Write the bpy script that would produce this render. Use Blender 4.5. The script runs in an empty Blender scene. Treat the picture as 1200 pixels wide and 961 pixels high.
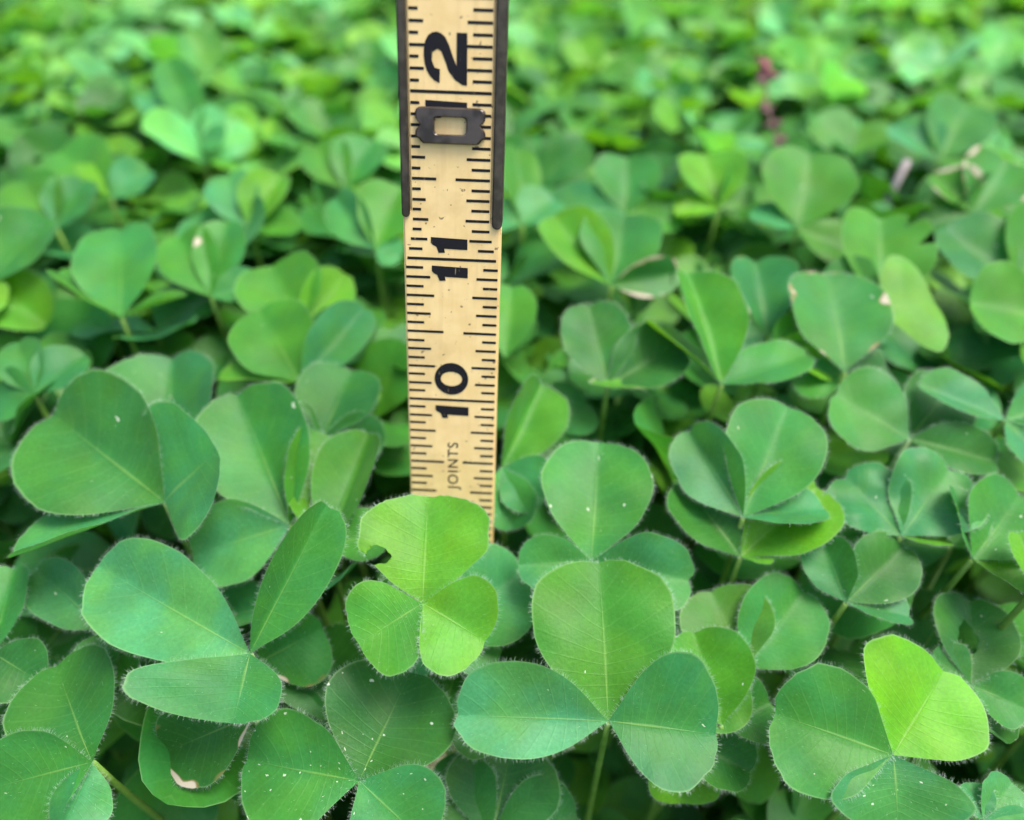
import bpy, bmesh, math, random
import numpy as np
from mathutils import Vector, Matrix

random.seed(7); rng = np.random.default_rng(7)
S = bpy.context.scene
C = S.collection
R = math.radians

# ------------------------------------------------------------------ camera
W0, H0, F = 1200.0, 961.0, 900.0           # photograph size and focal length in its pixels
PITCH = R(42)
CAM_H = 0.334
fwd = Vector((0, math.cos(PITCH), -math.sin(PITCH)))
upv = Vector((0, math.sin(PITCH), math.cos(PITCH)))
rgt = Vector((1, 0, 0))
CAM = Vector((0, 0, CAM_H))
cd = bpy.data.cameras.new('camera'); cam = bpy.data.objects.new('camera', cd); C.objects.link(cam)
cam.location = CAM; cam.rotation_euler = (math.pi / 2 - PITCH, 0, 0)
cd.sensor_width = 36; cd.lens = 36 * F / W0; cd.clip_start = 0.005; cd.clip_end = 500
cd.dof.use_dof = True; cd.dof.focus_distance = 0.124
cd.dof.aperture_fstop = (cd.lens / 1000) / 0.0037
cd.dof.aperture_blades = 0
S.camera = cam

# ------------------------------------------------------------------ light
w = bpy.data.worlds.new('World'); S.world = w; w.use_nodes = True
nt = w.node_tree
sky = nt.nodes.new('ShaderNodeTexSky'); sky.sky_type = 'NISHITA'; sky.sun_disc = False
SUN_EL, SUN_AZ = R(68), R(85)             # azimuth clockwise from +Y (ahead of the camera)
sky.sun_elevation = SUN_EL; sky.sun_rotation = SUN_AZ
sky.air_density = 1.0; sky.dust_density = 5.0; sky.ozone_density = 0.3
bg = nt.nodes['Background']; bg.inputs['Strength'].default_value = 0.12
nt.links.new(sky.outputs[0], bg.inputs['Color'])
sl = bpy.data.lights.new('sun', 'SUN'); sl.energy = 1.5; sl.angle = R(25); sl.color = (1, .97, .91)
sun = bpy.data.objects.new('sun', sl); C.objects.link(sun)
sdir = Vector((math.sin(SUN_AZ) * math.cos(SUN_EL), math.cos(SUN_AZ) * math.cos(SUN_EL), math.sin(SUN_EL)))
sun.rotation_euler = sdir.to_track_quat('Z', 'Y').to_euler(); sun.location = sdir * 3
S.view_settings.view_transform = 'Standard'; S.view_settings.look = 'None'
S.view_settings.exposure = 1.68; S.view_settings.gamma = 1.0; S.view_settings.use_curve_mapping = False
S.render.engine = 'CYCLES'
cy = S.cycles; cy.max_bounces = 6; cy.diffuse_bounces = 2; cy.glossy_bounces = 2; cy.transmission_bounces = 4; cy.transparent_max_bounces = 4
cy.caustics_reflective = False; cy.caustics_refractive = False
S.render.resolution_x = 1024; S.render.resolution_y = 820

# ------------------------------------------------------------------ helpers
def at(px, py, d):
    return CAM + rgt * ((px - 600) / F * d) + upv * (-(py - 480.5) / F * d) + fwd * d

def project(p):
    q = p - CAM; d = q.dot(fwd)
    if d < 1e-4: return None
    return (600 + q.dot(rgt) / d * F, 480.5 - q.dot(upv) / d * F, d)

DY = [-40, 0, 100, 200, 300, 400, 500, 600, 700, 800, 961, 1100]
DD = [.46, .38, .28, .222, .192, .172, .156, .143, .134, .130, .127, .126]
def front(py): return float(np.interp(py, DY, DD))
_pts = [at(600, y, d) for y, d in zip(DY, DD)]
_py = [p.y for p in _pts][::-1]; _pz = [p.z for p in _pts][::-1]
def ztop(y): return float(np.interp(y, _py, _pz))

def tag(o, label=None, cat=None, group=None, kind=None):
    if label: o['label'] = label
    if cat: o['category'] = cat
    if group: o['group'] = group
    if kind: o['kind'] = kind
    return o

def link(name, me, parent=None, loc=None, mat=None):
    o = bpy.data.objects.new(name, me); C.objects.link(o)
    if parent: o.parent = parent
    if loc is not None: o.location = loc
    if mat and me is not None: 
        if not me.materials: me.materials.append(mat)
    return o

def pydata(name, v, f, smooth=True):
    me = bpy.data.meshes.new(name); me.from_pydata([tuple(map(float, p)) for p in v], [], f)
    if smooth: me.polygons.foreach_set('use_smooth', [True] * len(me.polygons))
    me.update(); return me

# ------------------------------------------------------------------ materials
def nodes(name):
    m = bpy.data.materials.new(name); m.use_nodes = True
    n = m.node_tree.nodes; n.clear()
    return m, n, m.node_tree.links

def mathn(n, l, op, a, b=None, c=None, clamp=False):
    x = n.new('ShaderNodeMath'); x.operation = op; x.use_clamp = clamp
    for i, s in enumerate((a, b, c)):
        if s is None: continue
        if isinstance(s, (int, float)): x.inputs[i].default_value = s
        else: l.new(s, x.inputs[i])
    return x.outputs[0]

def sstep(n, l, v, a, b):
    x = n.new('ShaderNodeMapRange'); x.interpolation_type = 'SMOOTHSTEP'
    l.new(v, x.inputs[0]); x.inputs[1].default_value = a; x.inputs[2].default_value = b
    return x.outputs[0]

def mix(n, l, fac, a, b, mode='MIX'):
    x = n.new('ShaderNodeMix'); x.data_type = 'RGBA'; x.blend_type = mode
    for s, k in ((fac, 0), (a, 6), (b, 7)):
        if isinstance(s, (int, float)): x.inputs[k].default_value = s
        elif isinstance(s, tuple): x.inputs[k].default_value = (*s, 1)
        else: l.new(s, x.inputs[k])
    return x.outputs[2]

def leaf_material(name, island=False, pale=False):
    m, n, l = nodes(name)
    out = n.new('ShaderNodeOutputMaterial')
    oi = n.new('ShaderNodeObjectInfo'); tc = n.new('ShaderNodeTexCoord')
    if island:
        geo = n.new('ShaderNodeNewGeometry'); ramp = n.new('ShaderNodeValToRGB')
        e = ramp.color_ramp.elements
        e[0].color = (.026, .130, .022, 1); e[1].color = (.12, .32, .03, 1)
        for p, c in ((.3, (.036, .18, .030, 1)), (.6, (.055, .215, .024, 1)), (.8, (.08, .26, .018, 1))):
            k = e.new(p); k.color = c
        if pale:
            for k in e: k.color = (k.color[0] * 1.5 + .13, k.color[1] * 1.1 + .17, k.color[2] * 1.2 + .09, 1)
        l.new(geo.outputs['Random Per Island'], ramp.inputs[0]); col = ramp.outputs[0]
        speck_amt = 0.0
    else:
        col = oi.outputs['Color']; speck_amt = oi.outputs['Alpha']
    off = n.new('ShaderNodeVectorMath'); off.operation = 'ADD'
    l.new(tc.outputs['Object'], off.inputs[0])
    sc = mathn(n, l, 'MULTIPLY', oi.outputs['Random'], 9.0)
    cb = n.new('ShaderNodeCombineXYZ'); l.new(sc, cb.inputs[0]); l.new(sc, cb.inputs[1]); l.new(cb.outputs[0], off.inputs[1])
    P = off.outputs[0]
    n1 = n.new('ShaderNodeTexNoise'); n1.inputs['Scale'].default_value = 110; n1.inputs['Detail'].default_value = 2; l.new(P, n1.inputs['Vector'])
    n2 = n.new('ShaderNodeTexNoise'); n2.inputs['Scale'].default_value = 1700; n2.inputs['Detail'].default_value = 1; l.new(P, n2.inputs['Vector'])
    b1 = n.new('ShaderNodeMapRange'); l.new(n1.outputs[0], b1.inputs[0]); b1.inputs[1].default_value = .3; b1.inputs[2].default_value = .7; b1.inputs[3].default_value = .84; b1.inputs[4].default_value = 1.16
    b2 = n.new('ShaderNodeMapRange'); l.new(n2.outputs[0], b2.inputs[0]); b2.inputs[1].default_value = .3; b2.inputs[2].default_value = .7; b2.inputs[3].default_value = .93; b2.inputs[4].default_value = 1.07
    f = mathn(n, l, 'MULTIPLY', b1.outputs[0], b2.outputs[0])
    vm = n.new('ShaderNodeVectorMath'); vm.operation = 'SCALE'; l.new(col, vm.inputs[0]); l.new(f, vm.inputs['Scale'])
    base = vm.outputs[0]
    hs = n.new('ShaderNodeSeparateColor'); l.new(n1.outputs['Color'], hs.inputs[0])
    warm = mix(n, l, 1.0, base, (1.16, 1.03, .78), 'MULTIPLY'); cool = mix(n, l, 1.0, base, (.90, .99, 1.22), 'MULTIPLY')
    base = mix(n, l, sstep(n, l, hs.outputs[2], .34, .66), cool, warm)
    uv = n.new('ShaderNodeUVMap'); uv.uv_map = 'vein'
    sx = n.new('ShaderNodeSeparateXYZ'); l.new(uv.outputs[0], sx.inputs[0])
    t = sx.outputs[0]
    uv_off = lambda: uv.outputs[0]
    av = mathn(n, l, 'MULTIPLY', mathn(n, l, 'ABSOLUTE', mathn(n, l, 'SUBTRACT', sx.outputs[1], .5)), 2.0)
    # side veins run along lines of equal t; slightly wandering
    wob = mathn(n, l, 'MULTIPLY', mathn(n, l, 'SUBTRACT', n1.outputs[0], .5), .05)
    tt = mathn(n, l, 'ADD', t, wob)
    fr = mathn(n, l, 'ABSOLUTE', mathn(n, l, 'SUBTRACT', mathn(n, l, 'FRACT', mathn(n, l, 'MULTIPLY', tt, 11.0)), .5))
    vein = mathn(n, l, 'SUBTRACT', 1.0, sstep(n, l, fr, .0, .10))
    vein = mathn(n, l, 'MULTIPLY', vein, mathn(n, l, 'SUBTRACT', 1.0, mathn(n, l, 'MULTIPLY', av, .55)))
    rib_w = mathn(n, l, 'MULTIPLY_ADD', mathn(n, l, 'SUBTRACT', 1.0, t), .030, .012)
    rib = mathn(n, l, 'SUBTRACT', 1.0, mathn(n, l, 'DIVIDE', av, rib_w), clamp=True)
    ribf = mathn(n, l, 'MULTIPLY', rib, mathn(n, l, 'MULTIPLY_ADD', mathn(n, l, 'SUBTRACT', 1.0, t), .5, .08))
    pale = mix(n, l, .5, base, (.22, .40, .13))
    base = mix(n, l, mathn(n, l, 'MULTIPLY', vein, .16), base, pale)
    base = mix(n, l, ribf, base, (.24, .42, .10))
    rim = sstep(n, l, av, .965, 1.0)
    base = mix(n, l, mathn(n, l, 'MULTIPLY', rim, .35), base, (.26, .42, .20))
    if not island:
        vo = n.new('ShaderNodeTexVoronoi'); vo.voronoi_dimensions = '2D'; vo.inputs['Scale'].default_value = 9.5
        ad = n.new('ShaderNodeVectorMath'); ad.operation = 'MULTIPLY_ADD'
        l.new(n2.outputs['Color'], ad.inputs[0]); ad.inputs[1].default_value = (.035,) * 3
        a2 = n.new('ShaderNodeVectorMath'); a2.operation = 'ADD'; l.new(uv_off(), a2.inputs[0]); l.new(cb.outputs[0], a2.inputs[1])
        l.new(a2.outputs[0], ad.inputs[2]); l.new(ad.outputs[0], vo.inputs['Vector'])
        sepc = n.new('ShaderNodeSeparateColor'); l.new(vo.outputs['Color'], sepc.inputs[0])
        size = mathn(n, l, 'MULTIPLY_ADD', sepc.outputs[1], .10, .025)
        sp = mathn(n, l, 'LESS_THAN', vo.outputs['Distance'], size)
        sp = mathn(n, l, 'MULTIPLY', sp, mathn(n, l, 'LESS_THAN', sepc.outputs[0], mathn(n, l, 'SUBTRACT', 1.0, speck_amt)))
        base = mix(n, l, mathn(n, l, 'MULTIPLY', sp, .75), base, (.55, .62, .50))
        # dried margin: the object's index says how much of it
        dm = mathn(n, l, 'DIVIDE', oi.outputs['Object Index'], 100.0)
        n1c = n.new('ShaderNodeSeparateColor'); l.new(n1.outputs['Color'], n1c.inputs[0])
        v = mathn(n, l, 'ADD', mathn(n, l, 'MULTIPLY', n1c.outputs[1], 1.2), mathn(n, l, 'MULTIPLY', sstep(n, l, av, .5, 1.0), .30))
        v = mathn(n, l, 'ADD', v, mathn(n, l, 'MULTIPLY', dm, .40))
        brown = sstep(n, l, v, 1.11, 1.15); cream = sstep(n, l, v, 1.14, 1.17)
        has = mathn(n, l, 'GREATER_THAN', dm, .005)
        base = mix(n, l, mathn(n, l, 'MULTIPLY', brown, has), base, (.20, .17, .06))
        base = mix(n, l, mathn(n, l, 'MULTIPLY', cream, has), base, (.50, .44, .35))
    bump = n.new('ShaderNodeBump'); bump.inputs['Strength'].default_value = .35; bump.inputs['Distance'].default_value = .00025
    hgt = mathn(n, l, 'SUBTRACT', mathn(n, l, 'MULTIPLY', n2.outputs[0], .5), mathn(n, l, 'ADD', mathn(n, l, 'MULTIPLY', vein, .30), mathn(n, l, 'MULTIPLY', rib, .6)))
    l.new(hgt, bump.inputs['Height'])
    pb = n.new('ShaderNodeBsdfPrincipled')
    l.new(base, pb.inputs['Base Color']); pb.inputs['Roughness'].default_value = .46
    pb.inputs['Specular IOR Level'].default_value = .22
    pb.inputs['Sheen Weight'].default_value = .05; pb.inputs['Sheen Roughness'].default_value = .45
    pb.inputs['Sheen Tint'].default_value = (.75, .95, 1, 1)
    l.new(bump.outputs[0], pb.inputs['Normal'])
    tr = n.new('ShaderNodeBsdfTranslucent')
    tcl = mix(n, l, 1.0, base, (1.6, 1.45, .45), 'MULTIPLY'); l.new(tcl, tr.inputs['Color'])
    ms = n.new('ShaderNodeMixShader'); ms.inputs[0].default_value = .36
    l.new(pb.outputs[0], ms.inputs[1]); l.new(tr.outputs[0], ms.inputs[2]); l.new(ms.outputs[0], out.inputs[0])
    return m

def simple(name, c1, c2, scale, rough=.6, spec=.3, metal=0.0, bumpd=0.0, detail=4, lo=.35, hi=.65, trans=0.0):
    m, n, l = nodes(name)
    out = n.new('ShaderNodeOutputMaterial'); tc = n.new('ShaderNodeTexCoord')
    nz = n.new('ShaderNodeTexNoise'); nz.inputs['Scale'].default_value = scale; nz.inputs['Detail'].default_value = detail
    l.new(tc.outputs['Object'], nz.inputs['Vector'])
    col = mix(n, l, sstep(n, l, nz.outputs[0], lo, hi), c1, c2)
    pb = n.new('ShaderNodeBsdfPrincipled'); l.new(col, pb.inputs['Base Color'])
    pb.inputs['Roughness'].default_value = rough; pb.inputs['Specular IOR Level'].default_value = spec; pb.inputs['Metallic'].default_value = metal
    if bumpd:
        b = n.new('ShaderNodeBump'); b.inputs['Distance'].default_value = bumpd; b.inputs['Strength'].default_value = .5
        l.new(nz.outputs[0], b.inputs['Height']); l.new(b.outputs[0], pb.inputs['Normal'])
    if trans:
        tr = n.new('ShaderNodeBsdfTranslucent'); l.new(col, tr.inputs[0])
        ms = n.new('ShaderNodeMixShader'); ms.inputs[0].default_value = trans
        l.new(pb.outputs[0], ms.inputs[1]); l.new(tr.outputs[0], ms.inputs[2]); l.new(ms.outputs[0], out.inputs[0])
    else: l.new(pb.outputs[0], out.inputs[0])
    return m

M_LEAF = leaf_material('clover_leaf'); M_MASS = leaf_material('clover_mass', True)
M_PET = simple('petiole', (.11, .24, .030), (.16, .30, .05), 300, .5, .35, trans=.15)
M_PETP = simple('petiole_pale', (.30, .40, .22), (.22, .34, .14), 200, .5, .35)
M_HAIR = simple('leaf_hair', (.36, .50, .38), (.46, .58, .48), 50, .5, .3, trans=.4)
M_SOIL = simple('soil', (.020, .016, .010), (.05, .04, .025), 90, .95, .1, bumpd=.004)
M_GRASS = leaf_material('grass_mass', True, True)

# ------------------------------------------------------------------ ground
gs = 60.0
gv, gf = [], []
xs = [-gs, -2, -.9] + [-.9 + .06 * i for i in range(1, 30)] + [.9, 2, gs]
ys = [-gs, -2, -.4] + [-.4 + .06 * i for i in range(1, 36)] + [1.76, 3, gs]
for y in ys:
    for x in xs: gv.append((x, y, (random.uniform(-.006, .004) if abs(x) < 1 and -.5 < y < 1.8 else 0) - .002))
nx = len(xs)
for j in range(len(ys) - 1):
    for i in range(nx - 1): gf.append((j * nx + i, j * nx + i + 1, (j + 1) * nx + i + 1, (j + 1) * nx + i))
tag(link('ground', pydata('ground', gv, gf), mat=M_SOIL), kind='structure')

# ------------------------------------------------------------------ ruler
IN = 0.0254
Q = math.asin(F / 2105.0)
D = (rgt * -.033 - upv * math.cos(Q) + fwd * math.sin(Q)).normalized()   # down along the ruler
P11 = at(529.7, 304, F / 181.0 * IN)
cx = (rgt - upv * .045 + fwd * -.018); cx = (cx - D * cx.dot(D)).normalized()
ay = -D; az = cx.cross(ay)
base = P11 - ay * (11 * IN)
MR = Matrix.Identity(4)
for i in range(3):
    MR[i][0], MR[i][1], MR[i][2], MR[i][3] = cx[i], ay[i], az[i], base[i]
ruler = link('folding_ruler', None)
ruler.matrix_world = MR
tag(ruler, 'tan wooden carpenter ruler with black inch marks standing upright in the clover', 'ruler')
RW = .625
TH = .13
def ruler_wood():
    m, n, l = nodes('painted_wood')
    out = n.new('ShaderNodeOutputMaterial'); tc = n.new('ShaderNodeTexCoord')
    a = n.new('ShaderNodeTexNoise'); a.inputs['Scale'].default_value = 260; a.inputs['Detail'].default_value = 6; l.new(tc.outputs['Object'], a.inputs[0])
    mp = n.new('ShaderNodeMapping'); mp.inputs['Scale'].default_value = (700, 45, 700); l.new(tc.outputs['Object'], mp.inputs[0])
    g = n.new('ShaderNodeTexNoise'); g.inputs['Scale'].default_value = 1; g.inputs['Detail'].default_value = 4; l.new(mp.outputs[0], g.inputs[0])
    col = mix(n, l, sstep(n, l, a.outputs[0], .3, .7), (.69, .495, .215), (.75, .56, .265))
    col = mix(n, l, mathn(n, l, 'MULTIPLY', sstep(n, l, g.outputs[0], .5, .75), .28), col, (.50, .34, .15))
    s = n.new('ShaderNodeTexNoise'); s.inputs['Scale'].default_value = 900; s.inputs['Detail'].default_value = 3; l.new(tc.outputs['Object'], s.inputs[0])
    # grime gathers in loose patches, specks everywhere
    gr = n.new('ShaderNodeTexNoise'); gr.inputs['Scale'].default_value = 120; gr.inputs['Detail'].default_value = 5; l.new(tc.outputs['Object'], gr.inputs[0])
    col = mix(n, l, mathn(n, l, 'MULTIPLY', sstep(n, l, gr.outputs[0], .52, .70), .25), col, (.36, .25, .12))
    col = mix(n, l, mathn(n, l, 'MULTIPLY', sstep(n, l, s.outputs[0], .665, .70), .75), col, (.10, .07, .04))
    pb = n.new('ShaderNodeBsdfPrincipled'); l.new(col, pb.inputs['Base Color']); pb.inputs['Roughness'].default_value = .5; pb.inputs['Specular IOR Level'].default_value = .3
    b = n.new('ShaderNodeBump'); b.inputs['Distance'].default_value = .00008; b.inputs['Strength'].default_value = .6; l.new(g.outputs[0], b.inputs['Height']); l.new(b.outputs[0], pb.inputs['Normal'])
    l.new(pb.outputs[0], out.inputs[0]); return m
def ruler_ink():
    m, n, l = nodes('black_print')
    out = n.new('ShaderNodeOutputMaterial'); tc = n.new('ShaderNodeTexCoord')
    mp = n.new('ShaderNodeMapping'); mp.inputs['Scale'].default_value = (2600, 330, 1); l.new(tc.outputs['Object'], mp.inputs[0])
    a = n.new('ShaderNodeTexNoise'); a.inputs['Scale'].default_value = 1; a.inputs['Detail'].default_value = 4; l.new(mp.outputs[0], a.inputs[0])
    col = mix(n, l, sstep(n, l, a.outputs[0], .66, .74), (.010, .010, .013), (.30, .22, .12))
    pb = n.new('ShaderNodeBsdfPrincipled'); l.new(col, pb.inputs['Base Color']); pb.inputs['Roughness'].default_value = .6; pb.inputs['Specular IOR Level'].default_value = .15
    l.new(pb.outputs[0], out.inputs[0]); return m
M_WOOD = ruler_wood(); M_INK = ruler_ink()
M_STEEL = simple('dull_steel', (.030, .026, .018), (.060, .052, .038), 500, .45, .25, .0, bumpd=.00005)
M_CLIP = simple('scuffed_clip', (.034, .027, .022), (.080, .064, .054), 380, .26, .5, .5, bumpd=.00006)

def prism(outline, z0, z1, bev=0.0):
    """outline in inches (x, s) -> closed prism mesh in metres"""
    bm = bmesh.new()
    vs = [bm.verts.new((x * IN, s * IN, z1 * IN)) for x, s in outline]
    f = bm.faces.new(vs)
    if f.normal.z < 0: bmesh.ops.reverse_faces(bm, faces=[f])
    r = bmesh.ops.extrude_face_region(bm, geom=[f])
    for v in r['geom']:
        if isinstance(v, bmesh.types.BMVert): v.co.z = z0 * IN
    bmesh.ops.recalc_face_normals(bm, faces=bm.faces)
    if bev:
        es = [e for e in bm.edges if abs(e.verts[0].co.z - e.verts[1].co.z) < 1e-7]
        bmesh.ops.bevel(bm, geom=es, offset=bev * IN, segments=2, affect='EDGES', clamp_overlap=True)
    me = bpy.data.meshes.new('p'); bm.to_mesh(me); bm.free(); return me

hw = RW / 2; TOP = 14.6
IL, IR = hw - .048, hw - .060
ol = [(-hw, 0), (hw, 0), (hw, 11.20), (hw - .008, 11.235), (IR, 11.25), (IR, TOP), (-IL, TOP), (-IL, 11.31), (-hw + .006, 11.29), (-hw, 11.26)]
link('blade', prism(ol, -TH, 0, .012), ruler, mat=M_WOOD)
def strip(x0, x1, s0):
    r = (x1 - x0) / 2; cxx = (x0 + x1) / 2
    o = [(cxx + r * math.cos(a), s0 + r + r * math.sin(a)) for a in np.linspace(math.pi, 2 * math.pi, 9)] + [(x1, TOP), (x0, TOP)]
    return prism(o, -TH * .95, .022, .010)
link('metal_edge', strip(-hw - .004, -IL - .001, 11.262), ruler, mat=M_STEEL)
link('metal_edge', strip(IR + .001, hw + .006, 11.205), ruler, mat=M_STEEL)
# tick marks
tv, tf = [], []
def quad(x0, x1, s, h, z=.0016):
    k = len(tv)
    j = random.uniform(-.002, .002)
    tv.extend([(x0 * IN, (s - h + j) * IN, z * IN), (x1 * IN, (s - h + j) * IN, z * IN), (x1 * IN, (s + h + j) * IN, z * IN), (x0 * IN, (s + h + j) * IN, z * IN)]); tf.append((k, k + 1, k + 2, k + 3))
for i in range(4, int(TOP * 16)):
    s = i / 16
    up = min(1, max(0, (s - 10.95) / .25))
    L0 = -hw + .012 + .052 * up; R0 = hw - .014 - .062 * up
    if i % 16 == 0: quad(L0, R0, s, .009); continue
    cls = 3 if i % 8 == 0 else 2 if i % 4 == 0 else 1 if i % 2 == 0 else 0
    le = -hw + (.125, .170, .195, .255)[cls] * (1 - up) + (.118, .148, .163, .215)[cls] * up
    re = hw - ((.108, .152, .178, .235)[cls] * (1 - up) + (.190, .222, .226, .29)[cls] * up)
    quad(L0, le, s, .0085); quad(re, R0, s, .0085)
link('tick_marks', pydata('ticks', tv, tf, False), ruler, mat=M_INK)
# numerals, drawn in glyph space (a = reading direction, b = glyph up) and turned to read upwards
def glyph(faces_pts, s0, c0, wdt, hgt, z=.0020):
    v, f = [], []
    for i, poly in enumerate(faces_pts):
        k = len(v)
        for a, b in poly: v.append(((c0 + hgt / 2 - b * hgt) * IN, (s0 + a * wdt) * IN, z * IN + (i % 2) * 1e-5))
        f.append(tuple(range(k, k + len(poly)))[::1])
    return pydata('glyph', v, f, False)
def ribbon(path, wid):
    out = []
    n = len(path); nn = []
    for i in range(n):
        a = path[max(0, i - 1)]; b = path[min(n - 1, i + 1)]
        dx, dy = b[0] - a[0], b[1] - a[1]; q = math.hypot(dx, dy) or 1
        nn.append((-dy / q, dx / q))
    for i in range(n - 1):
        w0 = wid(i / (n - 1)) / 2; w1 = wid((i + 1) / (n - 1)) / 2
        p, q, u, t = path[i], path[i + 1], nn[i], nn[i + 1]
        out.append([(p[0] + u[0] * w0, p[1] + u[1] * w0), (p[0] - u[0] * w0, p[1] - u[1] * w0), (q[0] - t[0] * w1, q[1] - t[1] * w1), (q[0] + t[0] * w1, q[1] + t[1] * w1)])
    return out
_O = [(460, 75), (695, 82), (695, 148), (545, 145), (550, 170), (510, 172), (495, 135), (470, 122), (460, 110)]
ONE = [[((172 - y) / 97, (695 - x) / 235) for x, y in _O]]
def ring(n=28, ri=(.225, .315)):
    out = []
    for i in range(n):
        a0, a1 = 2 * math.pi * i / n, 2 * math.pi * (i + 1) / n
        out.append([(.5 + r[0] * math.cos(a), .5 + r[1] * math.sin(a)) for r, a in (((.5, .5), a0), ((.5, .5), a1), (ri, a1), (ri, a0))])
    return out
_T = [(505, 480), (470, 470), (452, 420), (460, 370), (490, 348), (515, 365), (540, 430), (560, 490), (600, 545), (650, 578), (680, 582), (680, 243), (612, 243), (612, 455), (590, 400), (565, 325), (540, 272), (515, 250), (487, 240), (458, 245), (432, 262), (412, 300), (402, 350), (401, 400), (408, 450), (420, 490), (440, 525), (468, 554), (502, 570)]
TWO = [[((582 - y) / 340, (680 - x) / 280) for x, y in _T]]
def numeral(g, s0, wdt, c0=0.0, hgt=.235): link('numeral', glyph(g, s0, c0, wdt, hgt), ruler, mat=M_INK)
numeral(ONE, 9.855, .10, .000); numeral(ring(), 10.04, .24, -.004)
numeral(ONE, 10.855, .10, -.014); numeral(ONE, 11.04, .10, -.018)
numeral(ONE, 11.855, .10, -.034, .25); numeral(TWO, 12.04, .28, -.038, .255)
fc = bpy.data.curves.new('joints', 'FONT'); fc.body = 'JOINTS'; fc.size = .078 * IN * 1.38; fc.space_character = 1.18; fc.offset = .000012
fo = bpy.data.objects.new('tmp_text', fc); C.objects.link(fo)
dg = bpy.context.evaluated_depsgraph_get()
fm = bpy.data.meshes.new_from_object(fo.evaluated_get(dg)); bpy.data.objects.remove(fo)
fm.transform(Matrix.Translation((.043 * IN, 9.275 * IN, .0018 * IN)) @ Matrix.Rotation(math.pi / 2, 4, 'Z')); fm.materials.clear()
link('lettering', fm, ruler, mat=M_INK)
# metal stop plate with a slot
def plate():
    def rr(hx, hy, r, n=5):
        o = []
        for cxx, cyy, a0 in ((hx - r, hy - r, 0), (-hx + r, hy - r, 90), (-hx + r, -hy + r, 180), (hx - r, -hy + r, 270)):
            for k in range(n): a = R(a0 + 90 * k / (n - 1)); o.append((cxx + r * math.cos(a), cyy + r * math.sin(a)))
        return o
    def radial(o, N, sx=1):
        pts = []
        for k in range(N):
            a = 2 * math.pi * (k + .5) / N; d = Vector((math.cos(a), math.sin(a))); best = 0
            for i in range(len(o)):
                p, q = Vector(o[i]), Vector(o[(i + 1) % len(o)]); e = q - p
                det = d.x * -e.y + e.x * d.y
                if abs(det) < 1e-12: continue
                tt = (p.x * -e.y + e.x * p.y) / det; uu = (d.x * p.y - d.y * p.x) / det
                if tt > 0 and -1e-6 <= uu <= 1 + 1e-6: best = max(best, tt)
            pts.append(d * best)
        return pts
    N = 96
    outer = radial(rr(.212, .104, .035), N); inner = radial(rr(.095, .050, .022), N)
    for p in outer:                      # small waists at both sides and cut lower corners
        if abs(p.x) > .17:
            wst = math.exp(-((p.y - .004) / .022) ** 2); p.x -= math.copysign(.030 * wst, p.x)
            if p.y < -.075: p.x -= math.copysign(.022, p.x)
    bm = bmesh.new()
    rings = []
    for pts, z in ((inner, .004), (inner, .026), ([p * 1.10 for p in inner], .032), ([Vector((p.x * .95, p.y * .92)) for p in outer], .032), (outer, .020), (outer, .004)):
        rings.append([bm.verts.new((p.x * IN, p.y * IN, z * IN)) for p in pts])
    for a, b in ((0, 1), (1, 2), (2, 3), (3, 4), (4, 5), (5, 0)):
        for k in range(N): bm.faces.new((rings[a][k], rings[a][(k + 1) % N], rings[b][(k + 1) % N], rings[b][k]))
    bmesh.ops.recalc_face_normals(bm, faces=bm.faces)
    me = bpy.data.meshes.new('plate'); bm.to_mesh(me); bm.free(); return me
pl = link('stop_plate', plate(), ruler, (-.008 * IN, 11.815 * IN, 0), M_CLIP)

# ------------------------------------------------------------------ leaflet geometry
OUT = np.array([(0, 0), (.065, .085), (.17, .215), (.31, .36), (.47, .465), (.62, .50), (.76, .475), (.875, .392), (.955, .260), (.992, .12)])
def catmull(P, n):
    P = np.vstack([2 * P[0] - P[1], P, 2 * P[-1] - P[-2]]); res = []
    for i in range(1, len(P) - 2):
        for t in np.linspace(0, 1, 24, endpoint=False):
            a, b, c, d = P[i - 1:i + 3]
            res.append(.5 * (2 * b + (c - a) * t + (2 * a - 5 * b + 4 * c - d) * t * t + (-a + 3 * b - 3 * c + d) * t ** 3))
    res.append(P[-2]); res = np.array(res)
    L = np.r_[0, np.cumsum(np.linalg.norm(np.diff(res, axis=0), axis=1))]; L /= L[-1]
    q = np.linspace(0, 1, n) ** 1.0
    return np.c_[np.interp(q, L, res[:, 0]), np.interp(q, L, res[:, 1])]

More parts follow.
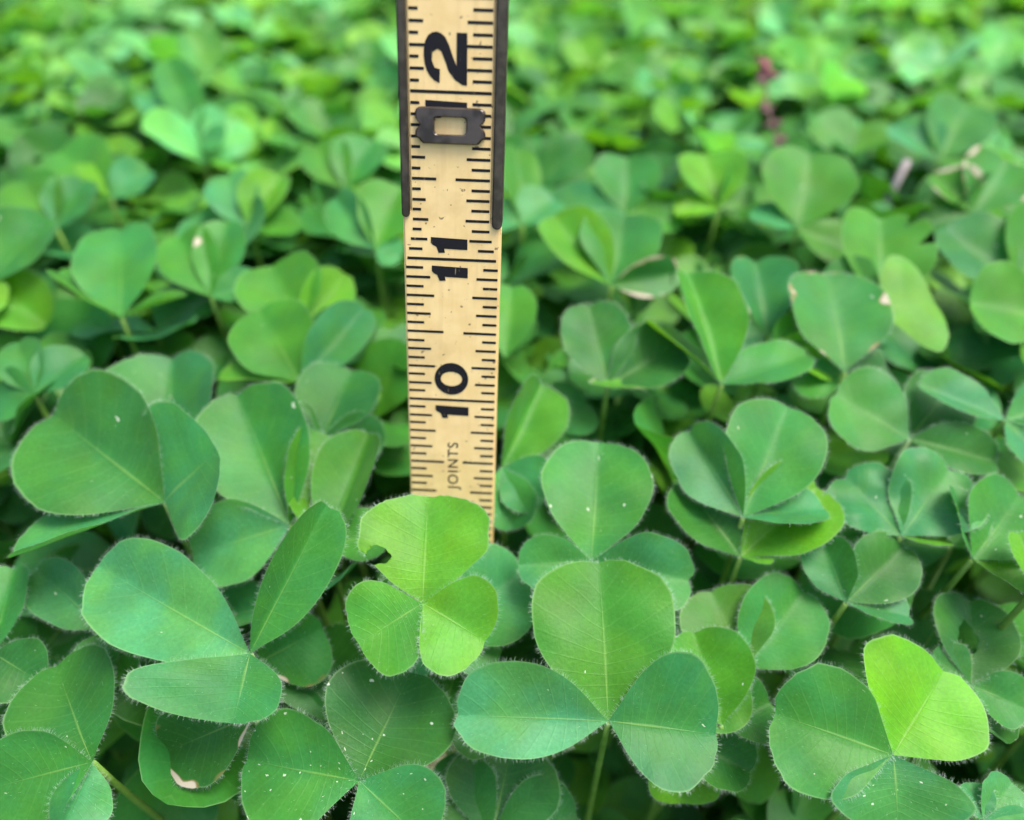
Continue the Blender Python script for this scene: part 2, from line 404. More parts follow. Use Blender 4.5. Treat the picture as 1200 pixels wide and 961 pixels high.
def leaflet_grid(rs, nt_=15, nv=5, notch=.05, fold=(.2, .2), bend=.1, ripple=.02, round_=0.0, cuts=None, curl=0.0, skew=0.0, tear=None):
    """unit leaflet: length 1 along x, full width 1 along y. Returns verts, faces, uvs"""
    O = OUT.copy()
    O[:, 0] += round_ * np.array([0, .01, .0, -.03, -.04, -.03, -.01, 0, 0, 0])
    O[:, 1] += round_ * np.array([0, .01, .03, .035, .02, .003, 0, .008, .008, .005])
    O[1:, 1] *= 1 + rs.normal(0, .02, len(O) - 1)
    O = np.vstack([O, [(1 - notch, 0)]])
    PV, UV = [], []
    ph = rs.uniform(0, 6.28, 6)
    for side in (-1, 1):
        P = catmull(O, nt_)
        P[:, 1] *= 1 + side * skew
        P[1:-1] *= 1 + (np.sin(np.linspace(0, 9, nt_) + ph[0] * side) * .012 + rs.normal(0, .0045, nt_))[1:-1, None]
        tq = np.linspace(0, 1, nt_)
        xm = (1 - notch) * np.clip(tq ** .95 * (1 - .22 * np.sin(math.pi * tq)), 0, 1)
        if tear and side == tear[0]:
            for i in range(nt_):
                for tc_ in tear[1]:
                    g = math.exp(-((tq[i] - tc_) / .028) ** 2); P[i] = P[i] * (1 - .33 * g) + np.array([xm[i], 0]) * .33 * g
        PV.append((P, xm))
    V = []; idx = {}; flat = []
    for i in range(nt_):
        for j in range(-nv, nv + 1):
            P, xm = PV[0] if j < 0 else PV[1]
            s = abs(j) / nv
            x = xm[i] + (P[i, 0] - xm[i]) * (s ** 1.15); y = math.copysign(P[i, 1] * s, j)
            ay_ = abs(y); fo = fold[0] if j < 0 else fold[1]
            sm = math.sqrt(ay_ * ay_ + .0012) - .0346
            z = sm * math.sin(fo); y2 = math.copysign(ay_ - sm + sm * math.cos(fo), y) if ay_ > 1e-9 else 0.0
            z += -bend * x * x + curl * (ay_ * 2) ** 3
            z += ripple * (.35 + ay_ * 2.2) * (math.sin(x * 7 + y * 5 * 1.3 + ph[1]) * .55 + math.sin(x * 13 - y * 9 + ph[2]) * .3)
            idx[i, j] = len(V); flat.append((x, y, 0)); V.append((x, y2, z)); UV.append((i / (nt_ - 1), .5 + .5 * j / nv))
    Fc = []; XY = [(a, b) for a, b, c in flat]; dead = set()
    for hx, hy, hr, hq in (cuts or []):
        for k_, (a, b) in enumerate(XY):
            dx, dy = (a - hx) / hr, (b - hy) / hq; q = math.hypot(dx, dy); an = math.atan2(dy, dx); lim = 1 + .10 * math.sin(3 * an + 1) + .07 * math.sin(7 * an)
            if q < lim:
                dead.add(k_)
                if q > .45 * lim:
                    sc_ = lim / q - 1; V[k_] = (V[k_][0] + dx * hr * sc_, V[k_][1] + dy * hq * sc_, V[k_][2])
    for i in range(nt_ - 1):
        for j in range(-nv, nv):
            q = [idx[i, j], idx[i, j + 1], idx[i + 1, j + 1], idx[i + 1, j]]
            if all(k_ in dead for k_ in q): continue
            Fc.append(tuple(q))
    rim = [idx[i, -nv] for i in range(nt_)] + [idx[i, nv] for i in range(nt_ - 2, 0, -1)]
    return np.array(V), Fc, UV, rim

def leaf_mesh(V, Fc, UV):
    me = pydata('leaflet', V, Fc)
    ul = me.uv_layers.new(name='vein')
    li = np.empty(len(me.loops), dtype=np.int32); me.loops.foreach_get('vertex_index', li)
    ul.data.foreach_set('uv', np.array(UV, dtype=np.float32)[li].ravel())
    me.materials.append(M_LEAF)
    return me

def hair_mesh(V, Fc, rim, nrm, wscale, n_rim, n_face, rs, hl=.0008):
    """thin pale hairs: a fringe along the rim and short ones on the face. V in metres"""
    hv, hf = [], []
    ctr = V.mean(axis=0)
    def add(p, d, L, w_, side):
        k = len(hv); b = side / (np.linalg.norm(side) + 1e-12) * w_
        mid = p + d * L * .55 + nrm * L * .08
        hv.extend([p - b, p + b, mid + b * .6, mid - b * .6, p + d * L]); hf.extend([(k, k + 1, k + 2, k + 3), (k + 3, k + 2, k + 4)])
    R_ = V[rim]; m = len(R_)
    for _ in range(n_rim):
        i = rs.integers(0, m); t = rs.random(); p = R_[i] * (1 - t) + R_[(i + 1) % m] * t
        tan = R_[(i + 1) % m] - R_[i]; tl = np.linalg.norm(tan)
        if tl < 1e-7: continue
        tan = tan / tl; o = np.cross(tan, nrm)
        if o.dot(p - ctr) < 0: o = -o
        d = o + nrm * rs.normal(0.05, .38) + tan * rs.normal(0, .3); d /= np.linalg.norm(d)
        add(p, d, hl * rs.uniform(.5, 1.25), 1.05e-5, tan)
    for _ in range(n_face):
        f = Fc[rs.integers(0, len(Fc))]; q = V[list(f)]; wt = rs.dirichlet(np.ones(len(f))); p = wt @ q
        o = p - V[0]; lo = np.linalg.norm(o)
        if lo < 1e-4: continue
        d = o / lo * .9 + nrm * rs.uniform(.25, .75) + rs.normal(0, .2, 3); d /= np.linalg.norm(d)
        add(p, d, hl * rs.uniform(.35, .75), .8e-5, np.cross(d, nrm))
    me = pydata('hair', hv, hf, False); me.materials.append(M_HAIR); return me

def tube(pts, rad, sides=7):
    v, f = [], []
    n = len(pts)
    for i, p in enumerate(pts):
        t = (pts[min(n - 1, i + 1)] - pts[max(0, i - 1)]).normalized()
        a = t.orthogonal().normalized() if i == 0 else (a - t * a.dot(t)).normalized()
        b = t.cross(a)
        for k in range(sides):
            an = 2 * math.pi * k / sides; v.append(p + (a * math.cos(an) + b * math.sin(an)) * rad[i])
    for i in range(n - 1):
        for k in range(sides): f.append((i * sides + k, i * sides + (k + 1) % sides, (i + 1) * sides + (k + 1) % sides, (i + 1) * sides + k))
    f.append(tuple(range(sides))[::-1]); f.append(tuple(range((n - 1) * sides, n * sides)))
    return v, f

def bez(a, b, c, d, n):
    return [a * (1 - t) ** 3 + b * 3 * t * (1 - t) ** 2 + c * 3 * t * t * (1 - t) + d * t ** 3 for t in [i / (n - 1) for i in range(n)]]

TINT = {'g': (.036, .185, .030), 'd': (.026, .138, .022), 'l': (.072, .245, .014), 'y': (.100, .32, .004), 'b': (.034, .188, .044), 'p': (.046, .215, .060), 'm': (.048, .206, .018), 'q': (.060, .245, .078)}  # the bluish tints hold pale sky sheen as leaf colour
def jit(c, rs, s=.08):
    k = 1 + rs.normal(0, s); return tuple(max(.005, x * k * (1 + rs.normal(0, s * .4))) for x in c)

# ------------------------------------------------------------------ hand-placed leaves
LANDMARKS = [('large downy-rimmed', 'the large downy-rimmed leaf'), ('two broad leaflets left', 'the two broad leaflets'), ('one big oval leaflet', 'the pale big oval leaf'),
    ('downy dark green', 'the downy corner leaf'), ('speckled with white', 'the white-speckled leaf'), ('bite missing', 'the bitten lime leaf'), ('round glowing upper', 'the big stalked leaf'),
    ('luminous yellow-green', 'the luminous yellow-green leaf'), ('just right of the ruler', 'the upright round leaflet'), ('tall oval leaflet above', 'the cupped oval leaf'), ('dark hollow', 'the dark hollow'),
    ('ragged hole', 'the chewed holed leaf'), ('boat-shaped', 'the boat-shaped leaf'), ('whitish stalk beside', 'the whitish stalk'), ('puckered', 'the crumpled leaf'), ('torn upper leaflet', 'the torn leaf'),
    ('broad downy blue', 'the blue edge leaf'), ('white-scorched tips', 'the fan-shaped scorched leaf'), ('bright keel', 'the tall folded leaf'), ('dark cup-shaped', 'the dark cup leaf'), ('one lime, on', 'the round lime pair'),
    ('close against the metal edge', 'the metal edge'), ('pink flower spike', 'the pink flower spike'), ('cream-scorched', 'the cream-scorched leaf'), ('spread-winged', 'the spread-winged leaf'), ('big tilted', 'the tilted edge leaf'),
    ('lime lip', 'the lime-lipped leaf'), ('dull clover', 'the dull flat leaf'), ('folded pale keel', 'the pale-keeled leaf'), ('lying flat among', 'the large flat blurred leaf'), ('blurred lime and green', 'the blurred lime leaf')]
LAND = []
SHORT = {}
def hero(label, jx, jy, dz, tint, leaflets, group=None, pet=None, pale=False, hair=None):
    """jx, jy: where the three leaflets meet, dz: millimetres behind the canopy front there"""
    rs = np.random.default_rng(int(jx * 7 + jy * 131) % 99991)
    d0 = front(jy) + dz / 1000
    B = at(jx, jy, d0)
    gx = B.x + rs.normal(0, .006); gy = B.y + rs.uniform(.004, .02)
    if pet: gx, gy = pet
    root = link('clover_leaf', None, loc=(gx, gy, 0)); root.empty_display_size = .01
    tag(root, label, 'clover leaf', group)
    for key, sh in LANDMARKS:
        if key in label: LAND.append((jx, jy, sh)); break
    rl = Vector((gx, gy, 0))
    for lf in leaflets:
        tx, ty, wp = lf[:3]; o = lf[3] if len(lf) > 3 else {}
        bx_, by_ = o.get('base', (jx, jy)); Bd = d0 + o.get('bd', 0) / 1000
        Bp = at(bx_, by_, Bd)
        k = o.get('k', .45)
        dt = -(ty - by_) / F * Bd * k + o.get('dt', 0) / 1000
        Tp = at(tx, ty, Bd + dt)
        u = (Tp - Bp); L = u.length; u = u / L
        n0 = rgt.cross((upv + fwd * k).normalized())
        roll = R(o.get('roll', 0))
        if abs(o.get('roll', 0)) >= 40: n0 = -fwd
        nn = (n0 - u * n0.dot(u)).normalized(); fold = R(o.get('fold', 14) + rs.uniform(4, 15))
        fl, frr = (fold, fold) if 'folds' not in o else (R(o['folds'][0]), R(o['folds'][1]))
        Wd = 1.06 * wp / F * (Bd + dt * .5) / max(.25, math.cos(roll)) / max(.45, math.cos((fl + frr) / 2))
        nn = Matrix.Rotation(roll, 3, u) @ nn
        vv = nn.cross(u)
        near = d0 < .163 if hair is None else hair
        V, Fc, UV, rim = leaflet_grid(rs, o.get('nt', 25 if near else 17), o.get('nv', 8 if near else 5), notch=o.get('notch', .005 + .035 * rs.random()), fold=(fl, frr),
            bend=o.get('bend', rs.uniform(-.04, .16)), ripple=o.get('rip', .024), round_=o.get('round', .5), cuts=o.get('cuts'), curl=o.get('curl', rs.normal(0, .018)), skew=o.get('skew', 0), tear=o.get('tear'))
        u_, v_, n_ = np.array(u), np.array(vv), np.array(nn)
        X = V[:, :1] * L * u_ + V[:, 1:2] * Wd * v_ + V[:, 2:3] * min(L, Wd) * n_
        ob = link('leaflet', leaf_mesh(X, Fc, UV), root, Bp - rl)
        ob.color = (*jit(TINT[o.get('c', tint)], rs, .06), 1 - (o['sp'] * (.5 if o['sp'] < .15 else .65) if 'sp' in o else .02)); ob.pass_index = int(o.get('dmg', 0))
        if near:
            hm = hair_mesh(X, Fc, rim, n_, 1, int(9500 * (L + Wd)), int(1500 * (L + Wd)) if o.get('fz', 1) else 0, rs)
            h = link('hair_fringe', hm, ob); tag(h, kind='stuff')
    pr = .00062 if d0 < .2 else .0007
    a = B - fwd * .0; 
    low = Vector((gx, gy, 0))
    pts = bez(B + Vector((0, 0, -.0003)), B + Vector(((gx - B.x) * .1, .002, -.03)), low + Vector((0, 0, .12)), low + Vector((0, 0, -.004)), 12)
    v, f = tube([p - rl for p in pts], [pr * (.85 + .6 * i / 11) for i in range(12)], 8)
    link('petiole', pydata('petiole', v, f), root, mat=M_PETP if pale else M_PET)
    return root

G = 'nearest clover leaves in front of the ruler'
h = hero
# --- front row
h('large downy-rimmed green clover leaf, its upper leaflet wide and flat, over a thin edge-on leaflet', 193, 588, -2, 'g', [
    (48, 478, 158, dict(k=.3, notch=.03, fold=10, c='g', sp=.1)),
    (249, 526, 172, dict(dt=-9, fold=34, c='b', roll=-10, notch=.02)),
    (14, 648, 34, dict(roll=72, fold=10, c='p', dmg=22, dt=-4))])
h('clover leaf with two broad leaflets left of the ruler behind a narrow folded leaflet', 340, 615, 3, 'g', [
    (278, 462, 122, dict(k=.4, fold=10)),
    (222, 652, 92, dict(k=.2, fold=12, c='q')),
    (366, 502, 46, dict(roll=48, fold=20, c='m'))])
h('pale blue-green clover leaf with one big oval leaflet and a fringed upright folded leaflet', 293, 766, -6, 'b', [
    (104, 660, 112, dict(k=.35, c='q', fold=8, notch=.01, sp=.03)),
    (383, 590, 58, dict(roll=30, fold=38, c='g', k=.2, notch=.01)),
    (272, 848, 165, dict(dt=-3, fold=22, c='b', dmg=8, k=.3, skew=-.42))])
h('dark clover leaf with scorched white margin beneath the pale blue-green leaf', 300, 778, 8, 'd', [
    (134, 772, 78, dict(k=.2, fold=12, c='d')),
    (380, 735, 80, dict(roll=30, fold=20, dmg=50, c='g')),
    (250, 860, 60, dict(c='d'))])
h('downy dark green clover leaf cut by the lower left corner of the patch', 108, 893, -4, 'g', [
    (58, 774, 122, dict(k=.55, notch=.03, fold=5, sp=.06, c='d')),
    (-14, 925, 108, dict(k=.2, fold=6, sp=.08, c='g', bd=-2)),
    (72, 972, 46, dict(roll=-48, fold=20, c='p'))])
h('green clover leaf speckled with white flecks on all three leaflets', 421, 915, -3, 'g', [
    (482, 781, 146, dict(k=.35, sp=.22, c='d', notch=.05, fold=8)),
    (282, 893, 122, dict(k=.3, sp=.3, c='g', fold=10)),
    (500, 992, 128, dict(k=.3, sp=.24, c='b', fold=10))])
h('lime green clover leaf with a bite missing from its upper leaflet, against the ruler', 495, 707, -8, 'm', [
    (500, 577, 142, dict(k=.30, c='l', notch=.015, cuts=[(.41, .35, .085, .095), (.36, .46, .07, .07)], nt=61, nv=24, fold=7, round=.3, sp=0)),
    (419, 756, 108, dict(k=.4, c='m', fold=14, sp=0)),
    (570, 752, 110, dict(k=.4, c='l', fold=22, notch=.03, sp=0))])
h('blue-green clover leaf peeping out behind the bitten lime leaf beside the ruler foot', 520, 748, 6, 'p', [
    (616, 662, 108, dict(k=.3, c='p', round=.8)),
    (585, 772, 50, dict(k=.3, c='p')),
    (470, 770, 60, {})])
h('big clover leaf with round glowing upper leaflet, two wide side leaflets and bare stalk', 713, 845, -5, 'g', [
    (702, 653, 156, dict(k=.32, c='m', fold=9, notch=.03, sp=.05, round=.35)),
    (532, 838, 100, dict(k=.25, c='q', fold=18, notch=.03, skew=-.22)),
    (844, 862, 138, dict(k=.35, c='b', fold=18, notch=.02, dt=-1, skew=.15))], pet=(.0155, .064))
h('clover leaf with one luminous yellow-green heart-shaped leaflet', 1047, 885, -6, 'g', [
    (908, 836, 140, dict(k=.3, c='g', fold=11, notch=.05, sp=.05)),
    (1112, 781, 146, dict(k=.4, c='y', fold=12, notch=.05, sp=.0, skew=.12)),
    (1054, 972, 150, dict(k=.3, c='b', fold=24, sp=.15))])
h('clover leaf with an upright round leaflet just right of the ruler', 693, 658, 0, 'g', [
    (702, 514, 118, dict(k=.4, sp=.12, fold=8)),
    (814, 680, 82, dict(k=.25, c='p', fold=14)),
    (606, 662, 58, dict(k=.3, c='p'))])
h('cupped clover leaf with tall oval leaflet above a larger lime-rimmed leaf', 871, 606, -2, 'g', [
    (924, 474, 106, dict(k=.4, fold=10, notch=.01)),
    (805, 503, 62, dict(roll=-30, fold=24, c='p')),
    (968, 590, 38, dict(roll=-58, fold=14, c='p', dmg=10))])
h('wide lime-rimmed clover leaf cupped beneath a tall oval leaflet', 868, 652, 3, 'l', [
    (798, 562, 84, dict(fold=26, c='d')),
    (962, 566, 92, dict(fold=26, c='l')),
    (905, 652, 16, dict(roll=-66, fold=8, c='l'))])
h('clover leaf with two dark lime round leaflets right of the big stalked leaf', 872, 784, 6, 'm', [
    (834, 690, 108, dict(k=.4, c='m', round=.8)),
    (944, 690, 96, dict(k=.4, c='g', round=.8)),
    (826, 852, 60, {})])
h('light green clover leaf tucked behind the big stalked leaf', 846, 850, 2, 'm', [
    (812, 738, 98, dict(k=.35, c='m', round=.6)),
    (778, 772, 60, dict(c='l', bd=14, base=(760, 852))),
    (906, 822, 66, dict(c='d', bd=3, fold=28))])
h('lime leaflet clover leaf hanging under the big stalked leaf', 800, 862, 9, 'l', [
    (800, 946, 80, dict(c='l', k=.1)),
    (880, 905, 66, dict(c='d', fold=24)),
    (735, 880, 60, dict(c='g'))])
h('small clover leaf with three narrow leaflets above a dark hollow', 992, 706, 4, 'g', [
    (962, 630, 48, dict(roll=-30, c='b', fold=20, dmg=6)),
    (1062, 638, 74, dict(fold=16, c='d')),
    (1068, 722, 44, dict(roll=-30, c='p', fold=18))])
h('chewed clover leaf with a ragged hole through its leaflet', 1138, 803, 6, 'd', [
    (1142, 695, 92, dict(c='d', cuts=[(.50, .06, .16, .12), (.40, .02, .08, .07)], nt=51, nv=18, dmg=10, notch=.08)),
    (1090, 768, 60, dict(c='g', dmg=12)),
    (1205, 832, 60, dict(c='g'))])
h('tiny clover leaf at the lower right edge of the patch', 1152, 962, -2, 'p', [
    (1188, 916, 52, {}), (1138, 916, 40, {}), (1215, 970, 40, {})])
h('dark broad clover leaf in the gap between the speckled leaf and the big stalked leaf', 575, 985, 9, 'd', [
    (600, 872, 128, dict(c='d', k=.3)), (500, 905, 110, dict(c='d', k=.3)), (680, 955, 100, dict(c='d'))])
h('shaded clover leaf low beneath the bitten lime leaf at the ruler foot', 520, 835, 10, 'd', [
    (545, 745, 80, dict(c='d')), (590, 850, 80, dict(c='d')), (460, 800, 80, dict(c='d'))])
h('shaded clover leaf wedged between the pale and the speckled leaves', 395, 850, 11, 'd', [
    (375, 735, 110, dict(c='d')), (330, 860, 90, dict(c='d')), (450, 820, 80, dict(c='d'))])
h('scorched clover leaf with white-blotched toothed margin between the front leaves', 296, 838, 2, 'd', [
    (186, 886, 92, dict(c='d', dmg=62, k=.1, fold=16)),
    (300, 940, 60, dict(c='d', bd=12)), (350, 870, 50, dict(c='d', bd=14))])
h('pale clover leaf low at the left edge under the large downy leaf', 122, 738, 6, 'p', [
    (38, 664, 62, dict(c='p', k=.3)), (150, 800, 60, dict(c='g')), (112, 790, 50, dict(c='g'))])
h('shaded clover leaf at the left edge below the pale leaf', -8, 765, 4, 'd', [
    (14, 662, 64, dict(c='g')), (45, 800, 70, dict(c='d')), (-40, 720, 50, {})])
# --- second row
h('white-flecked clover leaf rising behind the large downy leaf', 190, 552, 9, 'b', [
    (202, 416, 122, dict(c='b', sp=.18, round=.6)),
    (120, 520, 70, {}), (270, 540, 70, {})])
h('young clover leaf with inrolled bright rims left of the ruler', 385, 640, 4, 'm', [
    (432, 505, 66, dict(fold=34, c='m', roll=-12, dmg=6)),
    (455, 620, 60, dict(c='g')), (350, 560, 44, dict(c='l', roll=30))])
h('smooth round clover leaf close to the left side of the ruler', 378, 512, 2, 'g', [
    (412, 428, 94, dict(round=.8)), (450, 520, 60, dict(fold=20)), (325, 500, 60, {})])
h('folded boat-shaped clover leaf touching the right edge of the ruler', 588, 548, 5, 'g', [
    (638, 448, 56, dict(roll=32, fold=34, c='m')), (640, 585, 70, dict(c='b')), (600, 620, 60, dict(c='b'))])
h('round pale clover leaf on a whitish stalk beside the folded leaves', 1066, 514, 0, 'g', [
    (976, 462, 102, dict(round=.8, fold=6)),
    (1168, 540, 60, dict(c='d')), (1120, 448, 80, dict(c='d', dmg=8, bd=3))], pale=True, pet=(.062, .10))
h('pale clover leaf with a bent leaflet on a yellow stalk at the right', 1178, 492, -3, 'p', [
    (1076, 452, 56, dict(c='p', fold=18, roll=15)), (1250, 470, 60, {}), (1225, 540, 60, {})])
h('crumpled clover leaf with puckered silvery rims under the whitish stalk', 1056, 628, 2, 'b', [
    (990, 552, 92, dict(rip=.07, c='b', dmg=8, notch=.08)),
    (1118, 545, 104, dict(rip=.08, c='p', notch=.06)),
    (1112, 634, 24, dict(roll=-60, c='l', dmg=14))])
h('broad clover leaf at the right edge above the chewed one', 1140, 655, 1, 'g', [
    (1205, 575, 96, dict(c='g', sp=.1)), (1122, 568, 50, dict(roll=25, c='b')), (1205, 695, 34, dict(c='l', roll=-52))])
h('small leaf with a lime fold on the right edge over the broad leaf', 1215, 690, -4, 'l', [
    (1196, 622, 44, dict(c='l')), (1270, 640, 50, {}), (1250, 720, 50, {})])
# --- middle, right of the ruler
h('clover leaf with glowing yellow-lime side leaflet and torn upper leaflet', 1031, 364, -2, 'm', [
    (958, 330, 90, dict(round=.9, c='g', k=.3)),
    (1098, 352, 122, dict(c='l', round=.5, fold=10, notch=.02, bd=-6)),
    (1034, 247, 104, dict(c='m', tear=(-1, [.60, .78]), nt=41, nv=8, notch=.04))])
h('round clover leaf with a scorched rim spot in front of the torn leaf', 990, 436, -5, 'g', [
    (974, 313, 110, dict(round=.9, c='g', dmg=30, notch=.0, fold=12)), (1040, 430, 50, dict(c='d', bd=4)), (930, 450, 50, dict(c='g', bd=4))])
h('upright clover leaf at the right edge with broad downy blue leaflet', 1192, 338, 0, 'b', [
    (1108, 262, 92, dict(c='b', sp=.08, round=.6)), (1230, 260, 90, dict(c='m')), (1165, 400, 70, dict(c='g', bd=4))])
h('round lime-edged clover leaf at the right edge in front of the blue one', 1222, 372, -5, 'm', [
    (1134, 356, 102, dict(c='m', round=.9)), (1260, 300, 80, {}), (1215, 430, 50, dict(c='l'))])
h('fan-shaped clover leaf with white-scorched tips behind the folded boat-like leaf', 898, 390, 2, 'g', [
    (886, 300, 74, dict(c='b', dmg=46, fold=26, notch=.06)), (835, 400, 60, dict(c='b')), (960, 395, 50, dict(c='g'))])
h('tall folded clover leaf with bright keel on a long visible stalk', 846, 450, -6, 'm', [
    (808, 318, 70, dict(fold=32, roll=15, c='m', notch=.0)),
    (757, 372, 20, dict(roll=66, c='l', fold=8)),
    (948, 418, 44, dict(roll=-50, c='g', fold=16))])
h('curled lime clover leaf beside the tall folded one', 905, 402, -4, 'l', [
    (988, 432, 56, dict(c='y', fold=24, bend=.2)), (890, 440, 40, dict(c='m')), (945, 380, 40, dict(c='m'))])
h('dark cup-shaped clover leaf right of the ruler', 712, 452, -2, 'd', [
    (690, 356, 80, dict(c='d', round=.9, fold=12)), (796, 404, 74, dict(c='d', fold=20)), (764, 452, 26, dict(c='l', roll=-55, dmg=80, base=(690, 448)))])
h('pair of round leaflets, one lime, on the clover leaf right of the ruler', 716, 334, -1, 'g', [
    (734, 244, 86, dict(c='g', round=.9, notch=.0)), (648, 250, 70, dict(c='l', round=.7, fold=20)), (798, 318, 36, dict(c='g', dmg=70, roll=35))])
h('bright clover leaf with yellow-lime leaflet behind the ruler-side round pair', 842, 244, -2, 'l', [
    (826, 178, 76, dict(c='l', fold=20)), (872, 205, 40, dict(c='m', roll=35)), (790, 250, 40, dict(c='y', roll=20))])
h('smooth round leaflet clover leaf behind the lime and green pair', 732, 250, 2, 'g', [
    (735, 184, 74, dict(c='g', round=.9)), (640, 240, 60, dict(c='p')), (800, 262, 40, dict(c='m'))])
h('upright pale clover leaf close against the metal edge of the ruler', 612, 262, 0, 'p', [
    (606, 168, 44, dict(c='m', roll=20)), (650, 230, 60, dict(c='p', round=.8)), (570, 250, 50, {})])
h('broad triangular clover leaf below the pink flower spike', 935, 268, 0, 'm', [
    (948, 180, 104, dict(c='m', sp=.08)), (880, 245, 50, dict(c='b', roll=20)), (1010, 300, 60, dict(c='m'))])
h('clover leaf with cream-scorched crinkled margin near the right edge', 1140, 250, -2, 'm', [
    (1095, 200, 60, dict(c='m', dmg=54, fold=24)), (1180, 190, 80, dict(c='g', dmg=36)), (1080, 262, 50, dict(c='d'))])
h('dim clover leaf hidden low between the cup and the ruler', 640, 500, 12, 'd', [
    (600, 330, 60, dict(c='m', bd=6, base=(592, 420))), (690, 470, 70, dict(c='d')), (655, 540, 60, dict(c='d'))])
# --- middle, left of the ruler
h('spread-winged clover leaf with heart leaflet standing on a short stalk at the left', 143, 372, -3, 'g', [
    (136, 258, 92, dict(round=.7, c='g', fold=8)), (66, 316, 24, dict(roll=64, c='m', fold=12)), (216, 340, 22, dict(roll=-64, c='m', fold=12))])
h('broad clover leaf at the left edge with one big tilted leaflet', -14, 330, -3, 'g', [
    (58, 256, 88, dict(c='g', sp=.1, round=.6)), (50, 375, 70, dict(c='l', bd=5, fold=18)), (-60, 300, 60, {})])
h('clover leaf with lime lip and cupped leaflet left of the ruler', 352, 448, -1, 'm', [
    (300, 358, 94, dict(c='m', round=.7, fold=12)), (428, 358, 54, dict(c='p', roll=20, fold=26)), (254, 440, 26, dict(c='l', roll=64, fold=10))])
h('round plain clover leaf behind the lime-lipped leaf', 352, 388, 3, 'g', [
    (316, 306, 92, dict(c='m', round=.9)), (405, 320, 50, dict(c='l', roll=20)), (420, 380, 40, {})])
h('flat dull clover leaf lying in the shade at the left edge', 40, 462, 3, 'b', [
    (95, 412, 60, dict(c='b')), (-6, 462, 60, dict(c='b', k=.2)), (20, 400, 50, dict(c='g'))])
h('clover leaf with a folded pale keel close to the metal edge left of the ruler', 440, 292, 0, 'p', [
    (470, 218, 70, dict(c='m')), (388, 228, 44, dict(c='p', roll=-25)), (470, 300, 40, dict(c='p'))])
h('large blurred clover leaf lying flat among the shaded stems at the left', 236, 160, -3, 'p', [
    (172, 108, 54, dict(c='p', k=.8)), (196, 70, 44, dict(c='g')), (262, 165, 40, dict(c='b'))])
h('upright clover leaf with notched pale tip between the spread-winged and the lime-lipped leaves', 248, 348, 0, 'm', [
    (206, 272, 66, dict(c='m', round=.7)), (268, 258, 56, dict(c='g', dmg=24)), (306, 330, 44, dict(c='p'))])
h('clover leaf with lime tongue above the notched pale-tipped leaf', 292, 268, 0, 'g', [
    (262, 200, 58, dict(c='p', round=.6)), (330, 208, 54, dict(c='l', fold=20)), (352, 262, 40, dict(c='m'))])
h('blue-green clover leaf above the tilted leaf of the left edge', 66, 268, 1, 'b', [
    (26, 208, 66, dict(c='m', round=.7)), (100, 212, 62, dict(c='b', round=.7)), (20, 276, 40, dict(c='g'))])
h('fresh clover leaf between the lime tongue and the metal edge of the ruler', 404, 222, 1, 'm', [
    (368, 166, 56, dict(c='m')), (436, 160, 60, dict(c='g', round=.7)), (440, 226, 40, dict(c='l'))])
h('round bluish clover leaf behind the cream-scorched leaf', 1100, 188, 1, 'b', [
    (1052, 138, 62, dict(c='p', round=.7)), (1136, 118, 72, dict(c='g', round=.8)), (1160, 190, 44, dict(c='m'))])
h('blurred lime and green clover leaf in the far left patch', 130, 232, 0, 'm', [
    (62, 168, 80, dict(c='m')), (118, 190, 50, dict(c='l', roll=20)), (178, 200, 56, dict(c='p'))])

# ------------------------------------------------------------------ scattered leaves: prototypes then copies
def proto(i):
    rs = np.random.default_rng(500 + i); ms = []
    a0 = rs.uniform(0, 6.28)
    for k in range(3):
        a = a0 + k * 2.094 + rs.normal(0, .18)
        L = rs.uniform(.0145, .0185); Wd = L * rs.uniform(.88, 1.05)
        lift = rs.uniform(-.05, .75)
        V, Fc, UV, _ = leaflet_grid(rs, 13, 4, notch=rs.uniform(.0, .05), fold=(rs.uniform(.1, .5),) * 2, bend=rs.uniform(0, .2), curl=rs.normal(0, .05), ripple=rs.uniform(.02, .06), round_=rs.uniform(.3, .9))
        u = np.array((math.cos(a) * math.cos(lift), math.sin(a) * math.cos(lift), math.sin(lift)))
        s_ = np.array((-math.sin(a), math.cos(a), 0)); n_ = np.cross(u, s_)
        tw = rs.normal(0, .3); s2 = s_ * math.cos(tw) + n_ * math.sin(tw); n2 = np.cross(u, s2)
        X = V[:, :1] * L * u + V[:, 1:2] * Wd * s2 + V[:, 2:3] * L * n2
        ms.append(leaf_mesh(X, Fc, UV))
    b = Vector((rs.normal(0, .01), rs.normal(0, .01), 0))
    pts = bez(Vector((0, 0, 1)), Vector((0, 0, .85)), b + Vector((0, 0, .5)), b, 8)
    pts = [Vector((p.x, p.y, p.z)) for p in pts]
    v, f = tube(pts, [.0006 + .0004 * i_ / 7 for i_ in range(8)], 5)
    v = [(p.x, p.y, p.z) for p in v]
    # keep the tube's ends round after the height scale is applied
    pm = pydata('petiole', v, f); pm.materials.append(M_PET)
    return ms, pm
PROTO = [proto(i) for i in range(12)]
LOOK = {'l': 'yellow-lime', 'm': 'fresh green', 'g': 'mid-green', 'b': 'bluish green', 'p': 'pale silvery green', 'd': 'dark green'}
